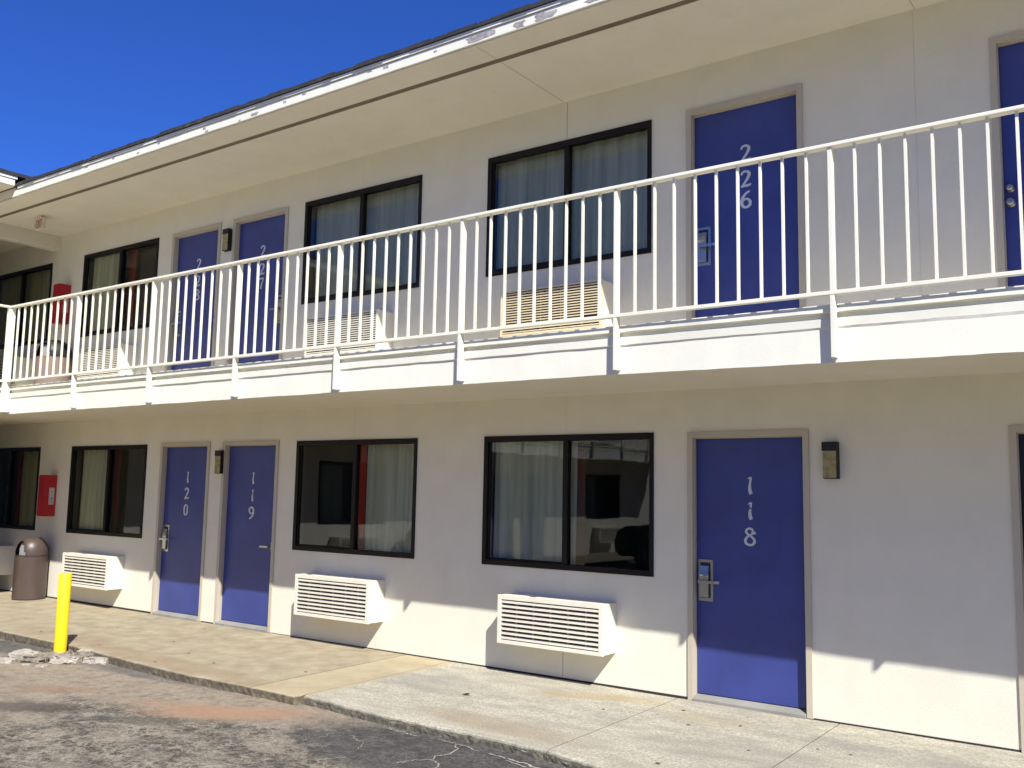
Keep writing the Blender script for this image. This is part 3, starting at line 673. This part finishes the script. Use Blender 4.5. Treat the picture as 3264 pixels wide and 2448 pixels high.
# ================================================================== added unseen blocks cutting low sky light, behind and right of the camera
def added_block(name, loc, rz, L, label):
    b = empty(name, loc, rz); tag(b, label, 'building')
    wins = [(x, x+1.8) for x in [-L/2+1.5+3.6*k for k in range(int((L-3)/3.6))]]
    m = MB(); wall_grid(m, -L/2, L/2, -.3, 2.66, [(a, c, .953, 2.166) for a, c in wins]); wall_grid(m, -L/2, L/2, 2.7, 5.4, [(a, c, 3.74, 4.95) for a, c in wins])
    m.box(-L/2, -L/2+.15, .001, 8, -.3, 5.4); m.box(L/2-.15, L/2, .001, 8, -.3, 5.4); m.box(-L/2+.15, L/2-.15, 7.8, 8, -.3, 5.4)
    m.build('wall', [M['wall'], M['reveal']], b, recalc=False)
    for a, c in wins:
        for z in (.953, 3.74):
            w_ = MB(); w_.box(a, a+.05, -.01, .05, z, z+1.21); w_.box(c-.05, c, -.01, .05, z, z+1.21); w_.box(a+.05, c-.05, -.01, .05, z+1.16, z+1.21); w_.box(a+.05, c-.05, -.01, .05, z, z+.05); w_.box((a+c)/2-.03, (a+c)/2+.03, -.009, .049, z+.05, z+1.16)
            w_.box(a+.05, c-.05, .05, .06, z+.05, z+1.16, 1); w_.build('window', [M['black'], M['can_dark']], b)
    m = MB(); m.box(-L/2, L/2, -1.22, -.001, 2.52, 2.80); m.build('walkway_floor', M['white'], b)
    m = MB(); m.box(-L/2, L/2, -1.4, 8.6, 5.42, 5.54); m.prism([(-1.45, 5.545), (3.6, 7.2), (8.65, 5.545)], 'x', -L/2, L/2, 1); m.build('roof', [M['white'], M['shingle']], b)
    return b
added_block('motel_building', (1.5, -27, 0), R(180), 30, 'added unseen motel block across the car park behind the viewer, cutting low sky light')
added_block('motel_building', (23, -10, 0), R(-90), 24, 'added unseen motel block at the right end of the car park, cutting low sky light')

# ================================================================== air conditioners
ACG = 'air conditioners under the windows'
ac_unit((-1.215, 0, .292), 0, 'low', 'white slatted air conditioner under the window left of door 118', ACG)
ac_unit((-3.925, 0, .300), 0, 'low', 'white slatted air conditioner under the window right of door 119', ACG)
ac_unit((-8.60, 0, .284), 0, 'low', 'white slatted air conditioner behind the yellow bollard', ACG)
ac_unit((-11.46, 0, .285), 0, 'low', 'white air conditioner half hidden behind the brown bin at the left edge', ACG)
ac_unit((-1.25, 0, 3.082), 0, 'yellow', 'yellowed air conditioner with a broken slat on the upper floor beside door 226', ACG)
ac_unit((-3.935, 0, 3.082), 0, 'high', 'white fine slatted air conditioner on the upper floor right of door 227', ACG)
ac_unit((-8.62, 0, 3.082), 0, 'high', 'white fine slatted air conditioner on the upper floor left of door 228', ACG)
ac_unit((-11.37, 0, 3.10), 0, 'high', 'shaded air conditioner on the upper floor at the far left', ACG)
for i, (yy, zz) in enumerate([(-3.5, .29), (-6.2, .29), (-9.3, .29), (-16.0, .29), (-6.2, 3.08), (-16.0, 3.08)]):
    ac_unit((WX, yy, zz), R(90), 'low' if zz < 1 else 'high', 'white air conditioner on the perpendicular wing, seen only mirrored in the windows', ACG)

# ================================================================== wall lamps
wall_lamp((1.187, 0, 1.788), 'bronze and amber wall lamp right of door 118')
wall_lamp((-6.14, 0, 1.800), 'bronze and amber wall lamp between doors 120 and 119')
wall_lamp((-6.225, 0, 4.56), 'bronze and amber wall lamp between doors 228 and 227')

# ================================================================== fire extinguisher cabinets
def cabinet(x0, z0, label):
    root = empty('fire_cabinet', (x0, 0, z0)); tag(root, label, 'fire extinguisher cabinet', 'red fire extinguisher cabinets')
    m = MB(); m.box(0, .155, -.18, 0, 0, .585); m.build('case', M['red'], root, bevel=.006)
    m = MB(); m.box(.012, .143, -.192, -.1805, .015, .57); m.box(.125, .135, -.205, -.192, .27, .33); m.build('cabinet_door', M['red'], root, bevel=.004)
    m = MB(); m.box(.1552, .1572, -.108, -.030, .165, .405); m.box(.1573, .158, -.102, -.036, .172, .398, 1); m.box(.1581, .1588, -.098, -.040, .176, .394)
    lb = m.build('label_plate', [M['label'], M['ink']], root)
    for i, ch in enumerate('FIRE'):
        me = text_mesh(ch, .055); me.materials.clear(); me.materials.append(M['ink'])
        me.transform(Matrix.Translation((.160, -.066, .345-.047*i)) @ Matrix.Rotation(R(90), 4, 'Z') @ Matrix.Rotation(R(90), 4, 'X'))
        o = bpy.data.objects.new('lettering', me); C.objects.link(o); o.parent = lb
    return root
cabinet(-10.012, 1.172, 'red fire extinguisher cabinet on the ground floor wall beside the brown bin')
cabinet(-10.012, 3.955, 'red fire extinguisher cabinet on the upper floor behind the railing')

# ================================================================== exit sign
ex = empty('exit_sign', (-9.41, -.75, 5.32)); tag(ex, 'small cream exit sign with red letters hanging from the upper soffit', 'exit sign')
m = MB(); m.box(-.12, .12, -.022, .022, -.19, -.035); m.box(-.06, .06, -.03, .03, -.0345, 0); m.build('sign_box', M['cream'], ex, bevel=.004)
for s, x, sz in (('EXIT', 0, .165), ('‹', -.118, .09), ('›', .118, .09)):
    me = text_mesh(s, sz, .001); me.materials.clear(); me.materials.append(M['sign_red'])
    me.transform(Matrix.Translation((x*.88, -.0235, -.115)) @ Matrix.Rotation(R(90), 4, 'X') @ Matrix.Diagonal((.46 if s == 'EXIT' else 1, 1.0, 1, 1)))
    o = bpy.data.objects.new('lettering', me); C.objects.link(o); o.parent = ex

# ================================================================== litter bins
def bin_(loc, rz, body, dome, label, r=.215, h=.60):
    root = empty('litter_bin', loc, rz); tag(root, label, 'litter bin', 'dome topped litter bins')
    m = MB(); m.lathe([(r-.012, 0), (r, .01), (r, h-.012), (r+.004, h-.006), (r+.004, h)], 0, 0, 40); m.build('body', body, root, smooth=False)
    for p in root.children[0].data.polygons if root.children else []: pass
    # dome with an arched mouth facing local -y
    n, k = 48, 14; D = MB(); H = .26; up = .04
    def pt(i, j):
        a = 2*math.pi*i/n; t = j/k
        if t < .25: rr, zz = r, up*t/.25
        else:
            ph = (t-.25)/.75*math.pi/2; rr, zz = r*math.cos(ph)**.8, up+(H-up)*math.sin(ph)
        return (rr*math.cos(a), rr*math.sin(a), h+.001+zz)
    for j in range(k+1):
        for i in range(n): D.v.append(pt(i, j))
    for j in range(k):
        for i in range(n):
            a = 2*math.pi*(i+.5)/n-1.5*math.pi; a = (a+math.pi) % (2*math.pi)-math.pi
            z = (pt(i, j)[2]+pt(i, j+1)[2])/2-h
            if abs(a) < .62 and z < .20*math.sqrt(max(0, 1-(a/.62)**2))+.005: continue
            D.f.append([j*n+i, j*n+(i+1) % n, (j+1)*n+(i+1) % n, (j+1)*n+i]); D.m.append(0)
    d = D.build('dome_lid', dome, root, smooth=True, recalc=False)
    sm = d.modifiers.new('thick', 'SOLIDIFY'); sm.thickness = .008; sm.offset = -1
    m = MB(); m.prism([(-.115, h+.002), (.115, h+.002), (.11, h+.12), (.06, h+.18), (-.06, h+.18), (-.11, h+.12)], 'y', -r*.55, -r*.50); m.build('flap', M['flap'], root, bevel=.003)
    m = MB(); m.lathe([(r-.014, h-.02), (r-.014, h+.001), (.001, h+.0012)], 0, 0, 32); m.build('liner', M['can_dark'], root)
    return root
bin_((-9.93, -.25, .028), R(4), M['can'], M['can'], 'brown dome topped litter bin on the pavement at the left')
bin_((-9.63, -.30, FL+.015), R(12), M['can_light'], M['can_dark'], 'tan litter bin with dark dome on the upper walkway behind the railing', .235, .60)
bin_((-9.9, -7.75, -.01), R(60), M['can'], M['can'], 'brown litter bin on the wing pavement, seen only mirrored in the window')

# ================================================================== bollard and rubble
bo = empty('bollard', (-5.995, -1.945, -.07)); tag(bo, 'yellow painted steel bollard standing in broken concrete at the kerb', 'bollard')
m = MB(); m.lathe([(.061, 0), (.061, .792), (.058, .797), (.045, .799), (.002, .8)], 0, 0, 40); m.build('bollard_post', M['yellow'], bo, smooth=True)
for p in bpy.data.objects: 
    if p.name == 'bollard_post':
        e = p.modifiers.new('edge', 'EDGE_SPLIT'); e.split_angle = R(40)
def rock(name, loc, sx, sy, sz, seed, mat, label, cat, group=None, rz=0, sub=3, amp=.35):
    import bmesh
    bm = bmesh.new(); bmesh.ops.create_icosphere(bm, subdivisions=sub, radius=1)
    for v in bm.verts:
        q = v.co.copy(); f = 1+amp*noise.noise(q*1.6+Vector((seed, 0, 0)))+amp*.5*noise.noise(q*4.5+Vector((seed, 5, 0)))+amp*.2*noise.noise(q*11+Vector((seed, 5, 0)))
        q = Vector((max(-.8, min(.8, q.x*f)), max(-.8, min(.8, q.y*f)), max(-.55, min(.55, q.z*f+.1*noise.noise(q*3)))))
        v.co = Vector((q.x*sx, q.y*sy, (q.z+.5)*sz))
    me = bpy.data.meshes.new(name); bm.to_mesh(me); bm.free(); me.materials.append(mat)
    o = bpy.data.objects.new(name, me); C.objects.link(o); o.location = loc; o.rotation_euler = (0, 0, R(rz)); tag(o, label, cat, group); return o
GZ = -.09
def footing():
    """low crumbled collar of concrete: a height field that breaks away in lumps"""
    mb = MB(); nx, ny = 96, 56; W, H = 1.25, .66
    for j in range(ny+1):
        for i in range(nx+1):
            x = (i/nx-.5)*W; y = (j/ny-.5)*H
            r = math.sqrt((x/(W*.5))**2+(y/(H*.5))**2); q = Vector((x*5, y*5, 2))
            edge = .78+.28*noise.noise(q*.9)
            base = .052*max(0, min(1, (edge-r)/.16))
            cell = noise.cell(Vector((x*11+2*noise.noise(q), y*16+2*noise.noise(q+Vector((9, 0, 0))), 0)))
            z = base*(.62+.5*cell)+.014*noise.noise(q*4)*(base > 0)+.006*noise.noise(q*14)*(base > 0)-(.004 if base > 0 else .02)
            mb.v.append((x, y, z))
    for j in range(ny):
        for i in range(nx):
            a = j*(nx+1)+i; mb.f.append([a, a+1, a+nx+2, a+nx+1]); mb.m.append(0)
    o = mb.build('broken_footing', [M['rubble_dark']], recalc=False); o.location = (-5.92, -2.06, GZ+.004); o.rotation_euler = (0, 0, R(26))
    tag(o, 'crumbled dirty concrete footing around the foot of the yellow bollard', 'concrete footing')
footing()
CH = 'broken concrete chunks around the bollard'
for i, (x, y, z, sx, sy, sz, rz, tx, lb) in enumerate([
    (-5.53, -2.13, 0, .17, .10, .065, 30, -8, 'largest white broken concrete chunk in front of the bollard'),
    (-6.00, -2.50, 0, .14, .08, .035, 30, 3, 'flat pale chunk at the far left of the rubble by the bollard'),
    (-5.33, -1.93, 0, .15, .08, .055, 28, -7, 'cream concrete chunk at the right end of the rubble near the kerb'),
    (-6.34, -2.12, 0, .09, .05, .040, 20, 5, 'small cream chunk behind and left of the bollard'),
    (-5.80, -2.30, 0, .16, .08, .050, 30, -12, 'greyish tilted chunk between the left chunk and the white one'),
    (-5.66, -1.85, .01, .10, .07, .07, 10, 10, 'lump of concrete in the bollard shadow beside the kerb'),
    (-5.46, -1.97, 0, .08, .06, .085, 60, 20, 'upright dirty chunk right behind the white chunk'),
    (-5.52, -2.38, 0, .07, .035, .020, 20, 0, 'thin sliver of concrete in front of the rubble'),
    (-6.08, -2.26, .015, .17, .08, .045, 25, 9, 'cracked cream chunk left in front of the bollard'),
    (-5.70, -2.44, 0, .045, .03, .018, 60, 0, 'tiny pebble of concrete nearest the viewer'),
    (-6.20, -2.38, 0, .06, .04, .025, 10, 0, 'small grey fragment between the two left chunks')]):
    o = rock('concrete_chunk', (x, y, GZ+z), sx, sy, sz, i*3.3+1, M['rubble'] if i not in (4, 6, 10) else M['rubble_dark'], lb, 'concrete chunk', CH, rz, 4, .6)
    o.rotation_euler[0] = R(tx)
# ================================================================== parked car (mirrored in the ground floor windows)
car = empty('parked_car', (-7.85, -13.4, -.085)); tag(car, 'black car nosed in to the wing, seen only mirrored in the window beside door 118', 'car')
prof = [(0, .35), (-.02, .62), (.04, .86), (.25, .98), (1.05, 1.08), (1.25, 1.16), (1.95, 1.62), (2.3, 1.70), (3.6, 1.69), (4.1, 1.60), (4.42, 1.12), (4.5, .95), (4.5, .42), (4.4, .28), (.12, .26)]
m = MB(); m.prism(prof[:6]+[(4.42, 1.12)]+prof[11:], 'y', -.92, .92); m.build('body', M['car'], car, bevel=.07)
m = MB(); k = [(1.18, 1.10), (1.95, 1.60), (2.3, 1.68), (3.6, 1.67), (4.05, 1.58), (4.38, 1.10)]
vs = [(x, -.86+(z-1.1)*.28, z) for x, z in k]+[(x, .86-(z-1.1)*.28, z) for x, z in k]; n = len(k)
m.add(vs, [tuple(range(n)), tuple(range(2*n-1, n-1, -1))]+[(i, (i+1) % n, n+(i+1) % n, n+i) for i in range(n)]); m.build('cabin', M['car'], car, bevel=.04)
for sy in (-1, 1):
    for xa, xb in ((1.55, 2.45), (2.53, 3.35), (3.43, 4.0)):
        m = MB(); q = [(xa+.02, 1.16), (xb-.02, 1.16), (xb-.04, 1.54), (xa+.28 if xa < 2 else xa+.03, 1.54)]
        m.add([(x, sy*(.868-(z-1.1)*.28), z) for x, z in q], [(0,1,2,3)]); m.build('side_window', M['can_dark'], car, recalc=False)
    for x in (.85, 3.6):
        m = MB(); wv = MB(); wv.lathe([(.24, -.11), (.34, -.11), (.36, -.08), (.36, .08), (.34, .11), (.24, .11)], 0, 0, 28)
        m.add([(x+a, sy*.84+c_, .36+b) for a, b, c_ in wv.v], wv.f); wo = m.build('wheel', M['tyre'], car)
        m = MB()
        for a in range(5):
            an = a*2*math.pi/5; c1, s1 = math.cos(an), math.sin(an)
            m.add([(x+c1*u-s1*w_, sy*(.955), .36+s1*u+c1*w_) for u, w_ in ((.03,-.03),(.23,-.022),(.23,.022),(.03,.03))], [(0,1,2,3)])
        m.build('rim', M['chrome'], wo, recalc=False)
lf = MB(); lx, ly = -1.481, -1.021; lz = walk_z(lx, ly)+.006
lf.add([(-.04,0,.0),(-.02,.018,.004),(.015,.02,.012),(.04,.004,.006),(.02,-.014,.014),(-.018,-.016,.003),(0,0,-.001)], [(0,1,6),(1,2,6),(2,3,6),(3,4,6),(4,5,6),(5,0,6)])
lo = lf.build('dry_leaf', M['leaf'], recalc=False); lo.location = (lx, ly, lz); tag(lo, 'small curled brown leaf lying on the grey pavement slab', 'leaf')
